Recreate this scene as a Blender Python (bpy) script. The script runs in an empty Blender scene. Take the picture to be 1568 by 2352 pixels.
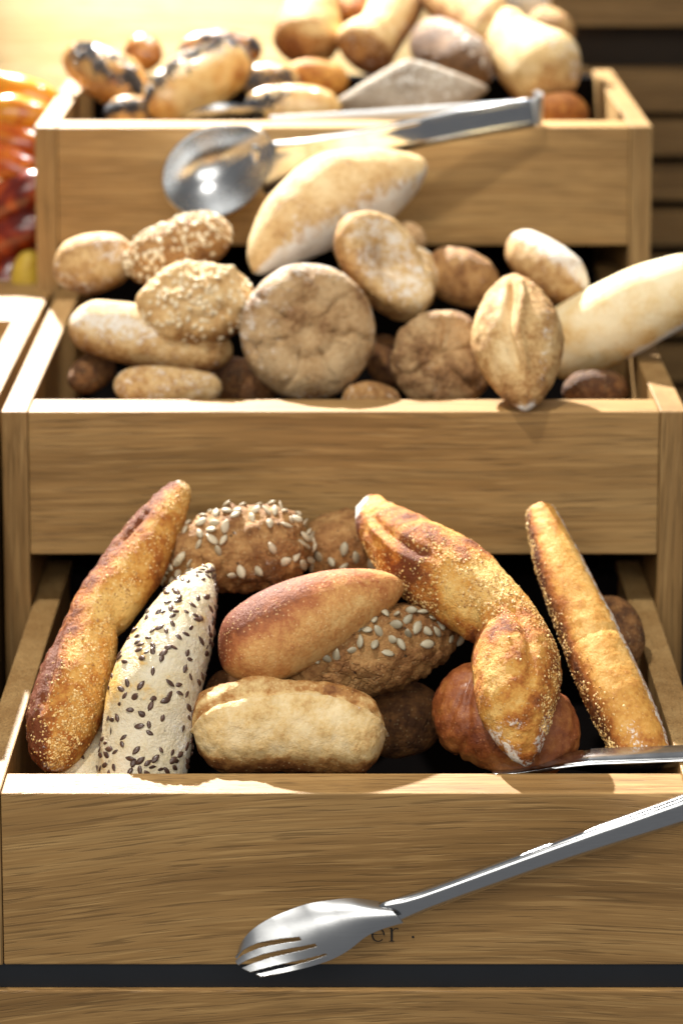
import bpy, bmesh, math, random
from mathutils import Vector, Matrix, noise
R = math.radians
scene = bpy.context.scene
col = scene.collection
random.seed(7)

# ------------------------------------------------------------------ camera
F = 5166.0                       # focal length in picture units (picture is 1568 x 2352 units)
TH = math.atan(9000 / 72150.0)   # slight downward pitch, the rest is lens shift
CT, ST = math.cos(TH), math.sin(TH)
PPY = -58.5                      # row of the principal point
CAMZ = 1.60                      # eye height; the counter works out at about 0.87 m
cam_d = bpy.data.cameras.new('camera'); cam = bpy.data.objects.new('camera', cam_d); col.objects.link(cam)
cam.location = (0, 0, CAMZ); cam.rotation_euler = (R(90) - TH, 0, 0)
cam_d.sensor_width = 36; cam_d.lens = 36 * 9000 / 4096
cam_d.shift_y = -2150 / 4096
cam_d.clip_start = .05; cam_d.clip_end = 50
cam_d.dof.use_dof = True; cam_d.dof.focus_distance = 1.345; cam_d.dof.aperture_fstop = 5.0
scene.camera = cam

# ------------------------------------------------------------------ light
w = bpy.data.worlds.new("World"); scene.world = w; w.use_nodes = True
bg = w.node_tree.nodes['Background']; bg.inputs[0].default_value = (.98, .98, 1.0, 1); bg.inputs[1].default_value = .20

def aim(o, target):
    d = Vector(target) - o.location
    o.rotation_euler = d.to_track_quat('-Z', 'Y').to_euler()

def spot(name, loc, target, energy, size, color, radius=.03, blend=.4):
    l = bpy.data.lights.new(name, 'SPOT'); l.energy = energy; l.spot_size = R(size); l.spot_blend = blend
    l.color = color; l.shadow_soft_size = radius
    o = bpy.data.objects.new(name, l); col.objects.link(o); o.location = loc; aim(o, target); return o

def area(name, loc, target, energy, sx, sy, color):
    l = bpy.data.lights.new(name, 'AREA'); l.energy = energy; l.shape = 'RECTANGLE'; l.size = sx; l.size_y = sy; l.color = color
    o = bpy.data.objects.new(name, l); col.objects.link(o); o.location = loc; aim(o, target); return o

WARM = (1, .87, .70)
spot('track_spot_back', (-.70, 3.35, CAMZ + 1.06), (-.02, 1.5, CAMZ - .52), 1250, 40, (1, .955, .88), .022)
spot('track_spot_rear_crate', (.25, 2.25, CAMZ + 1.2), (-.02, 1.97, CAMZ - .33), 150, 21, (1, .955, .88), .03, .5)
spot('track_spot_front', (-.45, .95, CAMZ + 1.35), (.0, 1.44, CAMZ - .57), 118, 32, (1, .945, .86), .05, .45)
spot('panel_spot', (-.12, 2.0, CAMZ + .7), (-.15, 2.6, CAMZ - .33), 400, 32, (1, .92, .76), .05, 1.0)
area('front_fill_light', (-.25, -.55, CAMZ + .75), (0, 1.5, CAMZ - .55), 31, 2.0, 1.1, (1, .955, .87))  # unseen soft fill, added to brighten front faces and steel
scene.view_settings.view_transform = 'Standard'; scene.view_settings.look = 'None'
scene.view_settings.exposure = 0; scene.view_settings.gamma = 1
scene.cycles.max_bounces = 6; scene.cycles.use_denoising = True

# ------------------------------------------------------------------ picture <-> place
def PY(vx, vy, Y):
    """the point of the place that lies at distance Y in front of the camera and shows at (vx, vy)"""
    t = -(vy - PPY) / F
    d = Y / (CT + t * ST)
    return Vector(((vx - 784) / F * d, Y, CAMZ + d * (-ST + t * CT)))
def depth(p): return p.y * CT - (p.z - CAMZ) * ST
def unit(p): return depth(p) / F            # metres per picture unit at p

# ------------------------------------------------------------------ nodes
def mat_new(name):
    m = bpy.data.materials.new(name); m.use_nodes = True
    nt = m.node_tree; nt.nodes.clear()
    out = nt.nodes.new('ShaderNodeOutputMaterial'); b = nt.nodes.new('ShaderNodeBsdfPrincipled')
    nt.links.new(b.outputs[0], out.inputs[0])
    return m, nt, b
class G:
    def __init__(s, nt): s.nt = nt
    def n(s, t, **k):
        x = s.nt.nodes.new('ShaderNode' + t)
        for a, v in k.items(): setattr(x, a, v)
        return x
    def put(s, sock, v):
        if isinstance(v, bpy.types.NodeSocket): s.nt.links.new(v, sock)
        else: sock.default_value = v
    def math(s, op, a, b=0., clamp=False):
        x = s.n('Math', operation=op, use_clamp=clamp); s.put(x.inputs[0], a); s.put(x.inputs[1], b); return x.outputs[0]
    def noise(s, vec, scale, detail=4, rough=.55, dist=0.):
        x = s.n('TexNoise'); s.put(x.inputs['Vector'], vec); x.inputs['Scale'].default_value = scale
        x.inputs['Detail'].default_value = detail; x.inputs['Roughness'].default_value = rough; x.inputs['Distortion'].default_value = dist
        return x.outputs['Fac']
    def vor(s, vec, scale, feature='F1'):
        x = s.n('TexVoronoi', feature=feature); s.put(x.inputs['Vector'], vec); x.inputs['Scale'].default_value = scale; return x
    def ramp(s, fac, stops):
        x = s.n('ValToRGB'); s.put(x.inputs[0], fac); e = x.color_ramp.elements
        while len(e) < len(stops): e.new(.5)
        for i, (p, c) in enumerate(stops): e[i].position = p; e[i].color = (*c, 1) if len(c) == 3 else c
        return x.outputs[0]
    def mr(s, v, a, b, c=0., d=1.):
        x = s.n('MapRange'); x.interpolation_type = 'SMOOTHSTEP'; s.put(x.inputs[0], v)
        for i, q in enumerate((a, b, c, d)): x.inputs[i + 1].default_value = q
        return x.outputs[0]
    def mix(s, f, a, b, blend='MIX'):
        x = s.n('Mix', data_type='RGBA', blend_type=blend); s.put(x.inputs[0], f)
        s.put(x.inputs[6], a if isinstance(a, bpy.types.NodeSocket) else (*a, 1)); s.put(x.inputs[7], b if isinstance(b, bpy.types.NodeSocket) else (*b, 1))
        return x.outputs[2]
    def map(s, vec, loc=(0, 0, 0), rot=(0, 0, 0), scale=(1, 1, 1)):
        x = s.n('Mapping'); s.put(x.inputs[0], vec); x.inputs[1].default_value = loc; x.inputs[2].default_value = rot; x.inputs[3].default_value = scale
        return x.outputs[0]
    def objvec(s):
        tc = s.n('TexCoord'); oi = s.n('ObjectInfo')
        v = s.n('VectorMath', operation='SCALE'); v.inputs[0].default_value = (7.3, 4.1, 5.7); s.nt.links.new(oi.outputs['Random'], v.inputs[3])
        a = s.n('VectorMath', operation='ADD'); s.nt.links.new(tc.outputs['Object'], a.inputs[0]); s.nt.links.new(v.outputs[0], a.inputs[1])
        return a.outputs[0]
    def bump(s, h, strength, dist, prev=None):
        x = s.n('Bump'); s.put(x.inputs['Height'], h); x.inputs['Strength'].default_value = strength; x.inputs['Distance'].default_value = dist
        if prev: s.nt.links.new(prev, x.inputs['Normal'])
        return x.outputs[0]

def oak(name, axis='X', curve=0., dark=(.205, .110, .036), mid=(.365, .208, .073), light=(.485, .302, .118), rough=.5):
    """oak: soft bands, dark pores and pale flecks, all drawn out along the grain axis"""
    m, nt, b = mat_new(name); g = G(nt); v = g.objvec()
    wob = g.n('VectorMath', operation='SCALE')
    nz = g.n('TexNoise'); nt.links.new(v, nz.inputs['Vector']); nz.inputs['Scale'].default_value = 3.5; nz.inputs['Detail'].default_value = 1
    nt.links.new(nz.outputs['Color'], wob.inputs[0]); wob.inputs[3].default_value = .016
    ad = g.n('VectorMath', operation='ADD'); nt.links.new(v, ad.inputs[0]); nt.links.new(wob.outputs[0], ad.inputs[1]); vv = ad.outputs[0]
    rot = (0, 0, 0)
    if curve:      # the grain lines bow gently along the board
        sx = g.n('SeparateXYZ'); nt.links.new(g.n('TexCoord').outputs['Object'], sx.inputs[0])
        q = g.math('MULTIPLY', g.math('POWER', g.math('SUBTRACT', sx.outputs[0], .09), 2.), curve)
        cx = g.n('CombineXYZ'); nt.links.new(q, cx.inputs[2]); a2 = g.n('VectorMath', operation='ADD'); nt.links.new(vv, a2.inputs[0]); nt.links.new(cx.outputs[0], a2.inputs[1]); vv = a2.outputs[0]
    def S(al, ac): return {'X': (al, ac, ac), 'Y': (ac, al, ac), 'Z': (ac, ac, al)}[axis]
    bands = g.noise(g.map(vv, rot=rot, scale=S(2.0, 70)), 1, 4, .6, .4)
    wide = g.noise(g.map(vv, rot=rot, scale=S(1.5, 12)), 1, 2)
    pores = g.noise(g.map(vv, rot=rot, scale=S(20, 620)), 1, 2, .5)
    flecks = g.noise(g.map(vv, rot=rot, scale=S(15, 480)), 1, 2, .55)
    fine = g.noise(g.map(vv, rot=rot, scale=S(14, 1000)), 1, 2)
    streak = g.noise(g.map(vv, rot=rot, scale=S(4, 240)), 1, 4, .62, .3)
    val = g.math('ADD', g.math('MULTIPLY', bands, .45), g.math('ADD', g.math('MULTIPLY', wide, .30), g.math('MULTIPLY', streak, .25)))
    val = g.math('ADD', val, g.math('MULTIPLY', g.math('SUBTRACT', g.n('ObjectInfo').outputs['Random'], .5), .07))
    c = g.ramp(val, [(.36, dark), (.5, mid), (.64, light)])
    pm = g.mr(pores, .55, .66)
    c = g.mix(g.math('MULTIPLY', pm, .54), c, tuple(x * .36 for x in mid))
    c = g.mix(g.math('MULTIPLY', g.mr(streak, .54, .68), .38), c, tuple(x * .56 for x in mid))
    c = g.mix(g.math('MULTIPLY', g.mr(flecks, .54, .66), .36), c, tuple(min(1, x * 1.25) for x in light))
    c = g.mix(g.math('MULTIPLY', g.mr(fine, .48, .66), .42), c, tuple(x * .5 for x in mid))
    nt.links.new(c, b.inputs['Base Color'])
    b.inputs['Roughness'].default_value = rough; b.inputs['Specular IOR Level'].default_value = .35
    h = g.math('SUBTRACT', g.math('MULTIPLY', bands, .5), g.math('MULTIPLY', pm, .7))
    nt.links.new(g.bump(h, .35, .0006), b.inputs['Normal'])
    return m
OAK_X = oak('oak_board', 'X')
OAK_FRONT = oak('oak_slanted_board', 'X', .24)
OAK_Z = oak('oak_upright', 'Z', mid=(.315, .183, .067), light=(.43, .274, .112))
OAK_DARK = oak('oak_dark_slat', 'X', dark=(.17, .093, .032), mid=(.31, .18, .066), light=(.42, .26, .10), rough=.55)
OAK_PANEL = oak('oak_pale_panel', 'X', dark=(.46, .32, .155), mid=(.57, .42, .225), light=(.68, .53, .32), rough=.55)

def plain(name, c, rough=.6, metal=0., spec=.5):
    m, nt, b = mat_new(name); g = G(nt)
    n = g.noise(g.objvec(), 40, 3)
    nt.links.new(g.mix(n, tuple(x * .8 for x in c), tuple(min(1, x * 1.2) for x in c)), b.inputs['Base Color'])
    b.inputs['Roughness'].default_value = rough; b.inputs['Metallic'].default_value = metal; b.inputs['Specular IOR Level'].default_value = spec
    return m
BLACK = plain('black_laminate', (.010, .013, .018), .55)
BROWN = plain('dark_brown_backing', (.030, .018, .009), .8)
SHADE_BLACK = plain('black_interior_shade', (.005, .004, .004), .95, spec=.05)  # black colour stands in for the shade inside the crates
INK = plain('black_stamp_ink', (.016, .013, .011), .8)

def steel(name, rough=.2):
    m, nt, b = mat_new(name); g = G(nt); v = g.objvec()
    b.inputs['Metallic'].default_value = 1
    s = g.noise(g.map(v, rot=(0, R(18), 0), scale=(30, 900, 900)), 1, 3)
    sm = g.noise(v, 60, 4)
    nt.links.new(g.mix(s, (.47, .485, .50), (.58, .595, .61)), b.inputs['Base Color'])
    nt.links.new(g.math('ADD', g.math('MULTIPLY', sm, .14), rough - .05), b.inputs['Roughness'])
    nt.links.new(g.bump(s, .012, .0003), b.inputs['Normal'])
    return m
STEEL = steel('brushed_steel', .34); POLISHED = steel('polished_steel', .14); SPOON = steel('satin_steel', .24)

FLOUR = (.80, .76, .69)
def crust(name, stops, rough=.62, flour=FLOUR, k1=.6, k2=.7, speck=.35, bump=.5, speckcol=(.80, .60, .30), spec=.28, coat=0., darkspeck=0., grain=1., crack=.25):
    """bread crust: how far it is baked and where flour sits come from mesh attributes, noise breaks both up"""
    m, nt, b = mat_new(name); g = G(nt); v = g.objvec()
    ab = g.n('Attribute', attribute_name='bake').outputs['Fac']; af = g.n('Attribute', attribute_name='flour').outputs['Fac']
    n1 = g.noise(v, 48 * grain, 6, .6, .3); n2 = g.noise(v, 330 * grain, 5, .65); n3 = g.noise(v, 150, 7, .68, .2); n0 = g.noise(v, 18, 3)
    x = g.math('ADD', ab, g.math('MULTIPLY', g.math('SUBTRACT', n1, .5), k1 * .6))
    x = g.math('ADD', x, g.math('MULTIPLY', g.math('SUBTRACT', n2, .5), k2))
    x = g.math('ADD', x, g.math('MULTIPLY', g.math('SUBTRACT', n0, .5), .5))
    nm = g.noise(v, 120, 4, .6)
    x = g.math('ADD', x, g.math('MULTIPLY', g.math('SUBTRACT', nm, .5), .32))
    c = g.ramp(x, stops)
    dv = g.n('TexNoise'); nt.links.new(v, dv.inputs['Vector']); dv.inputs['Scale'].default_value = 70; dv.inputs['Detail'].default_value = 3
    ds_ = g.n('VectorMath', operation='SCALE'); nt.links.new(dv.outputs['Color'], ds_.inputs[0]); ds_.inputs[3].default_value = .022
    da = g.n('VectorMath', operation='ADD'); nt.links.new(v, da.inputs[0]); nt.links.new(ds_.outputs[0], da.inputs[1])
    ce = g.vor(da.outputs[0], 62, 'DISTANCE_TO_EDGE').outputs['Distance']
    ck = g.mr(ce, .0, .07); ckm = g.math('MULTIPLY', g.math('SUBTRACT', 1., ck), g.mr(n1, .46, .60))
    c = g.mix(g.math('MULTIPLY', ckm, crack), c, tuple(q * .45 for q in stops[2][1]))
    vo = g.vor(g.map(v, scale=(1, 1, 1)), 420)
    sp = g.math('MULTIPLY', g.math('LESS_THAN', vo.outputs['Distance'], .24), g.math('GREATER_THAN', vo.outputs['Color'], .55))
    c = g.mix(g.math('MULTIPLY', sp, speck), c, speckcol)
    vo2 = g.vor(v, 130)
    ds = g.math('MULTIPLY', g.math('LESS_THAN', vo2.outputs['Distance'], .13), g.math('GREATER_THAN', vo2.outputs['Color'], .62))
    c = g.mix(g.math('MULTIPLY', ds, darkspeck), c, (.035, .018, .01))
    n4 = g.noise(v, 560, 4, .7)
    f = g.math('ADD', g.math('ADD', af, g.math('MULTIPLY', g.math('SUBTRACT', n3, .5), 1.2)), g.math('MULTIPLY', g.math('SUBTRACT', n4, .5), 1.1))
    f = g.mr(f, .44, .70)
    f = g.math('MULTIPLY', f, g.mr(af, .02, .18))
    c = g.mix(g.math('MULTIPLY', f, .9), c, flour)
    nt.links.new(c, b.inputs['Base Color'])
    nt.links.new(g.math('ADD', g.math('MULTIPLY', f, .35), g.math('ADD', rough - .1, g.math('MULTIPLY', n1, .2))), b.inputs['Roughness'])
    b.inputs['Specular IOR Level'].default_value = spec; b.inputs['Coat Weight'].default_value = coat; b.inputs['Coat Roughness'].default_value = .18
    b.inputs['Subsurface Weight'].default_value = .04; b.inputs['Subsurface Scale'].default_value = .004
    b.inputs['Subsurface Radius'].default_value = (1, .5, .2)
    h = g.math('ADD', g.math('MULTIPLY', n1, .25), g.math('ADD', g.math('MULTIPLY', n2, .40), g.math('MULTIPLY', n3, .3)))
    h = g.math('ADD', h, g.math('ADD', g.math('MULTIPLY', sp, .12), g.math('MULTIPLY', n4, .22))); h = g.math('ADD', h, g.math('MULTIPLY', nm, .35)); h = g.math('SUBTRACT', h, g.math('MULTIPLY', ckm, crack * .9))
    nt.links.new(g.bump(h, bump, .0048), b.inputs['Normal'])
    return m
GOLD = crust('golden_crust', [(.06, (.74, .47, .15)), (.30, (.60, .290, .058)), (.52, (.40, .130, .020)), (.76, (.15, .036, .008))], bump=.8, speck=.35, darkspeck=.3, k1=.7, crack=.0)
STICK = crust('pale_golden_crust', [(.10, (.76, .48, .16)), (.36, (.60, .300, .062)), (.60, (.35, .115, .020)), (.86, (.09, .026, .008))], bump=.4, speck=.25, k1=.35, k2=.5, crack=.0)
FLAXD = crust('pale_flax_crust', [(.1, (.70, .63, .48)), (.42, (.63, .53, .34)), (.66, (.66, .40, .11)), (.9, (.40, .22, .06))], bump=.7, speck=.1, rough=.42, k1=1.3, k2=.5, crack=.0, darkspeck=.35)
PINK = crust('smooth_rosy_crust', [(.06, (.74, .49, .20)), (.30, (.60, .305, .100)), (.55, (.39, .130, .042)), (.85, (.17, .045, .016))], bump=.4, speck=.5, k1=.28, k2=.6, speckcol=(.78, .50, .24), crack=0.)
PALE = crust('pale_beige_crust', [(.05, (.78, .62, .36)), (.34, (.66, .46, .200)), (.60, (.40, .190, .055)), (.86, (.17, .06, .016))], bump=.5, speck=.4, k1=.5, crack=.0)
RED = crust('chestnut_crust', [(.1, (.48, .185, .048)), (.40, (.29, .082, .020)), (.66, (.15, .034, .010)), (.9, (.06, .014, .006))], coat=.12, bump=.4, speck=.4, k1=.5, speckcol=(.52, .24, .10), crack=.08, spec=.45, rough=.45)
GRAIN = crust('wholegrain_crust', [(.08, (.54, .335, .14)), (.38, (.41, .220, .078)), (.62, (.25, .112, .036)), (.9, (.085, .035, .014))], bump=.9, speck=.3, darkspeck=.8, k1=.6, crack=.22)
FLOURY = crust('floury_wheat_crust', [(.08, (.72, .54, .29)), (.36, (.58, .370, .155)), (.60, (.36, .180, .058)), (.85, (.16, .064, .02))], bump=.75, speck=.3, k1=.7, k2=.9, darkspeck=.25, crack=.0)
WHITE = crust('white_floury_crust', [(.08, (.83, .72, .48)), (.40, (.76, .58, .30)), (.66, (.62, .37, .12)), (.90, (.36, .16, .045))], bump=.4, speck=.2, k1=.4, crack=.0)
RYE = crust('grey_brown_rye_crust', [(.08, (.56, .395, .215)), (.38, (.43, .270, .125)), (.62, (.24, .122, .048)), (.88, (.10, .045, .018))], bump=.9, speck=.15, darkspeck=.6, k1=.9, k2=.9, crack=.15)
STONE = crust('grey_flat_crust', [(.08, (.38, .31, .23)), (.42, (.28, .215, .15)), (.68, (.20, .14, .09)), (.92, (.12, .07, .04))], bump=.8, speck=.1, k1=.7)
POPPY = crust('glazed_poppy_crust', [(.08, (.74, .50, .20)), (.38, (.58, .31, .085)), (.64, (.36, .135, .03)), (.9, (.12, .04, .012))], bump=.3, speck=.0, k1=.5, rough=.26, spec=.7, coat=.6, crack=0., k2=.3)
GLAZE = crust('shiny_amber_glaze', [(.08, (.80, .34, .02)), (.40, (.50, .085, .004)), (.66, (.17, .014, .002)), (.92, (.04, .004, .002))], bump=.1, speck=0, k1=.35, rough=.2, spec=.5, coat=.5, crack=0., k2=.2)
YELLOW = crust('yellow_glaze', [(.1, (.62, .47, .07)), (.5, (.50, .34, .04)), (.9, (.30, .18, .02))], bump=.1, speck=0, rough=.4)

def seedmat(name, a, bcol, rough=.45):
    m, nt, b = mat_new(name); g = G(nt)
    oi = g.n('ObjectInfo'); tc = g.n('TexCoord')
    s = g.noise(g.map(tc.outputs['Object'], scale=(60, 700, 60)), 1, 2)
    f = g.math('ADD', g.math('MULTIPLY', oi.outputs['Random'], .6), g.math('MULTIPLY', s, .5))
    nt.links.new(g.mix(f, a, bcol), b.inputs['Base Color']); b.inputs['Roughness'].default_value = rough
    return m
M_FLAX = seedmat('brown_flax_seed', (.040, .020, .014), (.105, .052, .033), .34)
M_SUN = seedmat('sunflower_kernel', (.30, .24, .15), (.58, .50, .35), .5)
M_SUN2 = seedmat('grey_sunflower_kernel', (.24, .21, .14), (.44, .39, .27), .5)
M_SES = seedmat('pale_sesame_flake', (.62, .48, .27), (.82, .72, .52), .6)
M_POP = seedmat('blue_poppy_seed', (.016, .016, .022), (.05, .05, .062), .4)
def gritmat():
    m, nt, b = mat_new('toasted_corn_grit'); g = G(nt); at = g.n('Attribute', attribute_name='tone').outputs['Fac']
    nt.links.new(g.ramp(at, [(0, (.36, .17, .045)), (.5, (.66, .40, .12)), (1, (.82, .62, .30))]), b.inputs['Base Color']); b.inputs['Roughness'].default_value = .6
    return m
M_GRIT = gritmat()

# ------------------------------------------------------------------ objects
def link(name, me, m=None, parent=None, smooth=False):
    o = bpy.data.objects.new(name, me); col.objects.link(o)
    if m: me.materials.append(m)
    if smooth: me.polygons.foreach_set('use_smooth', [True] * len(me.polygons))
    if parent: o.parent = parent
    return o
def empty(name, loc): 
    o = bpy.data.objects.new(name, None); col.objects.link(o); o.location = loc; o.empty_display_size = .05; return o
def tag(o, label, cat, group=None):
    o['label'] = label; o['category'] = cat
    if group: o['group'] = group
    return o
def board(name, x0, x1, y0, y1, z0, z1, m, parent=None, bev=.0011, base=None):
    """a sawn board with eased edges; z is relative to the camera height"""
    c = Vector(((x0 + x1) / 2, (y0 + y1) / 2, (z0 + z1) / 2 + CAMZ)); h = Vector((abs(x1 - x0) / 2, abs(y1 - y0) / 2, abs(z1 - z0) / 2))
    bm = bmesh.new(); bmesh.ops.create_cube(bm, size=2)
    for vv in bm.verts: vv.co = Vector((vv.co.x * h.x, vv.co.y * h.y, vv.co.z * h.z))
    if bev: bmesh.ops.bevel(bm, geom=bm.edges[:], offset=bev, segments=2, affect='EDGES', profile=.6)
    me = bpy.data.meshes.new(name); bm.to_mesh(me); bm.free()
    o = link(name, me, m, parent)
    o.location = c - (base if base is not None else Vector((0, 0, 0)))
    return o

# ------------------------------------------------------------------ display: three tiers of oak crates
XC = .0016
TIERS = [  # inner half width, front face Y, rim Z, front board thickness
    (.2000, 1.2390, -.6346, .0255), (.2190, 1.5092, -.4936, .0285), (.2375, 1.8336, -.3561, .0290)]
BHS = (.1063, .1030, .1003); ST_ = .0185
LOW = -.6346 - BHS[0]
names = ['low front oak bread crate holding baguettes and seeded rolls', 'middle oak bread crate holding floury round rolls', 'high rear oak bread crate with poppy seed rolls and pale loaves']
for i, (hw, yf, zt, th) in enumerate(TIERS):
    BH = BHS[i]; ynext = TIERS[i + 1][1] if i < 2 else 2.12
    base = Vector((XC, yf + .1, zt - BH + CAMZ))
    cr = empty('bread_crate', base); tag(cr, names[i], 'crate', 'stepped oak bread crates')
    fb = board('front_board', XC - hw + .0004, XC + hw - .0004, yf + .0006, yf + th, zt - BH, zt, OAK_FRONT if i == 0 else OAK_X, cr, base=base)
    back = ynext + (.085 if i < 2 else 0)
    for s in (-1, 1):
        o_ = hw + ST_ - .0004
        board('side_panel', XC + s * hw, XC + s * o_, yf, back, LOW, zt + .0003, OAK_Z, cr, base=base)
    board('back_board', XC - hw + .0006, XC + hw - .0006, back - .02, back - .002, LOW + .002, zt - .004, SHADE_BLACK, cr, base=base)
    board('floor_board', XC - hw + .0006, XC + hw - .0006, yf + th + .0005, back - .0205, zt - BH + .004, zt - BH + .016, SHADE_BLACK, cr, base=base)
    if i == 0: FRONT = fb

cnt = empty('display_counter', (0, 1.6, CAMZ + LOW - .3)); tag(cnt, 'oak fronted counter with a black recessed strip carrying the bread crates', 'counter')
cb = Vector((0, 1.6, CAMZ + LOW - .3))
board('black_strip', -.9, .9, 1.2425, 2.6, LOW - .0161, LOW - .001, BLACK, cnt, .0004, cb)
board('counter_front_board', -.9, .9, 1.2385, 1.262, LOW - .30, LOW - .0158, OAK_FRONT, cnt, .001, cb)

# the stamped word end on the front board: flat print
bpy.context.view_layer.update()
def stamp():
    bm = bmesh.new(); w0 = FRONT.matrix_world.translation.copy()
    def P(vx, vy): 
        p = PY(vx, vy, 1.2394); p.y = 1.2396 - .0002; return bm.verts.new(p - w0)
    def ribbon(pts):
        L = []
        for i, (x, y, wd) in enumerate(pts):
            a = pts[max(0, i - 1)]; b = pts[min(len(pts) - 1, i + 1)]
            dx, dy = b[0] - a[0], b[1] - a[1]; l = math.hypot(dx, dy) or 1; nx, ny = -dy / l * wd / 2, dx / l * wd / 2
            L.append((P(x + nx, y + ny), P(x - nx, y - ny)))
        for a, b in zip(L, L[1:]): bm.faces.new((a[0], b[0], b[1], a[1]))
    e = []
    for k in range(0, 25):
        a = R(-5 + k * (318 - -5) / 24); e.append((868 + 13.5 * math.cos(a), 2146.5 - 15 * math.sin(a), 1.8 + 2.2 * abs(math.cos(a)) * (1 if math.cos(a) < 0 else .7)))
    ribbon(e); ribbon([(856, 2146, 1.5), (868, 2145.4, 1.5), (880.5, 2144.5, 1.5)])
    ribbon([(899, 2131, 4.6), (899, 2140, 5), (899, 2158, 5), (899, 2161, 4.8)])
    ribbon([(893, 2161.2, 1.6), (905.5, 2161.2, 1.6)]); ribbon([(893.5, 2132.5, 1.5), (899, 2131.2, 1.8)])
    ribbon([(901, 2138, 1.2), (905, 2133.2, 2.2), (910, 2131.5, 2.2), (914, 2133.5, 3.4)])
    ribbon([(945.2, 2151.5, 3), (947, 2151.5, 5.6), (949, 2151.5, 5.6), (950.8, 2151.5, 3)])
    me = bpy.data.meshes.new('lettering'); bmesh.ops.recalc_face_normals(bm, faces=bm.faces[:]); bm.to_mesh(me); bm.free()
    return link('lettering', me, INK, FRONT)
stamp()

# ------------------------------------------------------------------ bread
def sm(a, b, x):
    t = max(0., min(1., (x - a) / (b - a))); return t * t * (3 - 2 * t)
def nz(p, s, off=0.): return noise.noise(Vector((p.x * s + off, p.y * s - off * .7, p.z * s + off * 1.3)))
def crom(a, b, c, d, t):
    return .5 * ((2 * b) + (c - a) * t + (2 * a - 5 * b + 4 * c - d) * t * t + (3 * b - a - 3 * c + d) * t ** 3)

class Loaf: pass
def finish(name, rings, info, m, label, cat, group, lump, seed, bake, flour, disp, centre):
    """rings of points -> lumpy mesh with bake and flour attributes; keeps a grid to scatter seeds on"""
    n, k = len(rings), len(rings[0]); size = info['size']
    def normals():
        N = []
        for i in range(n):
            row = []
            for j in range(k):
                a = rings[min(n - 1, i + 1)][j] - rings[max(0, i - 1)][j]; b = rings[i][(j + 1) % k] - rings[i][j - 1]
                row.append(a.cross(b))
            N.append(row)
        for i in range(n):
            for j in range(k):
                v = N[i][j]; rad = rings[i][j] - info['axis'][i]
                if v.dot(rad) * info['sign'] < 0: v = -v
                N[i][j] = v.normalized() if v.length > 1e-12 else rad.normalized()
        return N
    N = normals(); BK = []; FL = []; out = []
    for i in range(n):
        t = info['t'][i]; row = []
        for j in range(k):
            a = info['a'](j); p = rings[i][j]
            n1 = nz(p, .9 / size, seed * 3.1); n2 = nz(p, 2.6 / size, seed * 5.7 + 9); n3 = nz(p, 5.5 / size, seed * 1.7 + 4)
            d = size * (lump * n1 + lump * .35 * n2 + lump * .12 * n3)
            if disp: d += size * disp(t, a, n2, n3)
            BK.append(bake(t, a, n1, n2)); FL.append(flour(t, a, n1, n2) if flour else 0.)
            row.append(p + N[i][j] * d)
        out.append(row)
    rings = out
    verts = [p - centre for r in rings for p in r]; faces = []
    for i in range(n - 1):
        for j in range(k):
            a, b, c, d = i * k + j, i * k + (j + 1) % k, (i + 1) * k + (j + 1) % k, (i + 1) * k + j
            faces.append((a, b, c, d))
    faces.append(tuple(range(k))[::-1]); faces.append(tuple((n - 1) * k + j for j in range(k)))
    me = bpy.data.meshes.new(name); me.from_pydata(verts, [], faces)
    bm = bmesh.new(); bm.from_mesh(me); bmesh.ops.recalc_face_normals(bm, faces=bm.faces[:]); bm.to_mesh(me); bm.free()
    for nm, dat in (('bake', BK), ('flour', FL)):
        at = me.attributes.new(nm, 'FLOAT', 'POINT'); at.data.foreach_set('value', dat)
    o = link(name, me, m, smooth=True); o.location = centre
    tag(o, label, cat, group)
    L = Loaf(); L.o = o; L.r = rings; L.c = centre; L.t = info['t']; L.a = info['a']; L.n = n; L.k = k; L.axis = info['axis']; L.size = size
    return L

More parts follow.
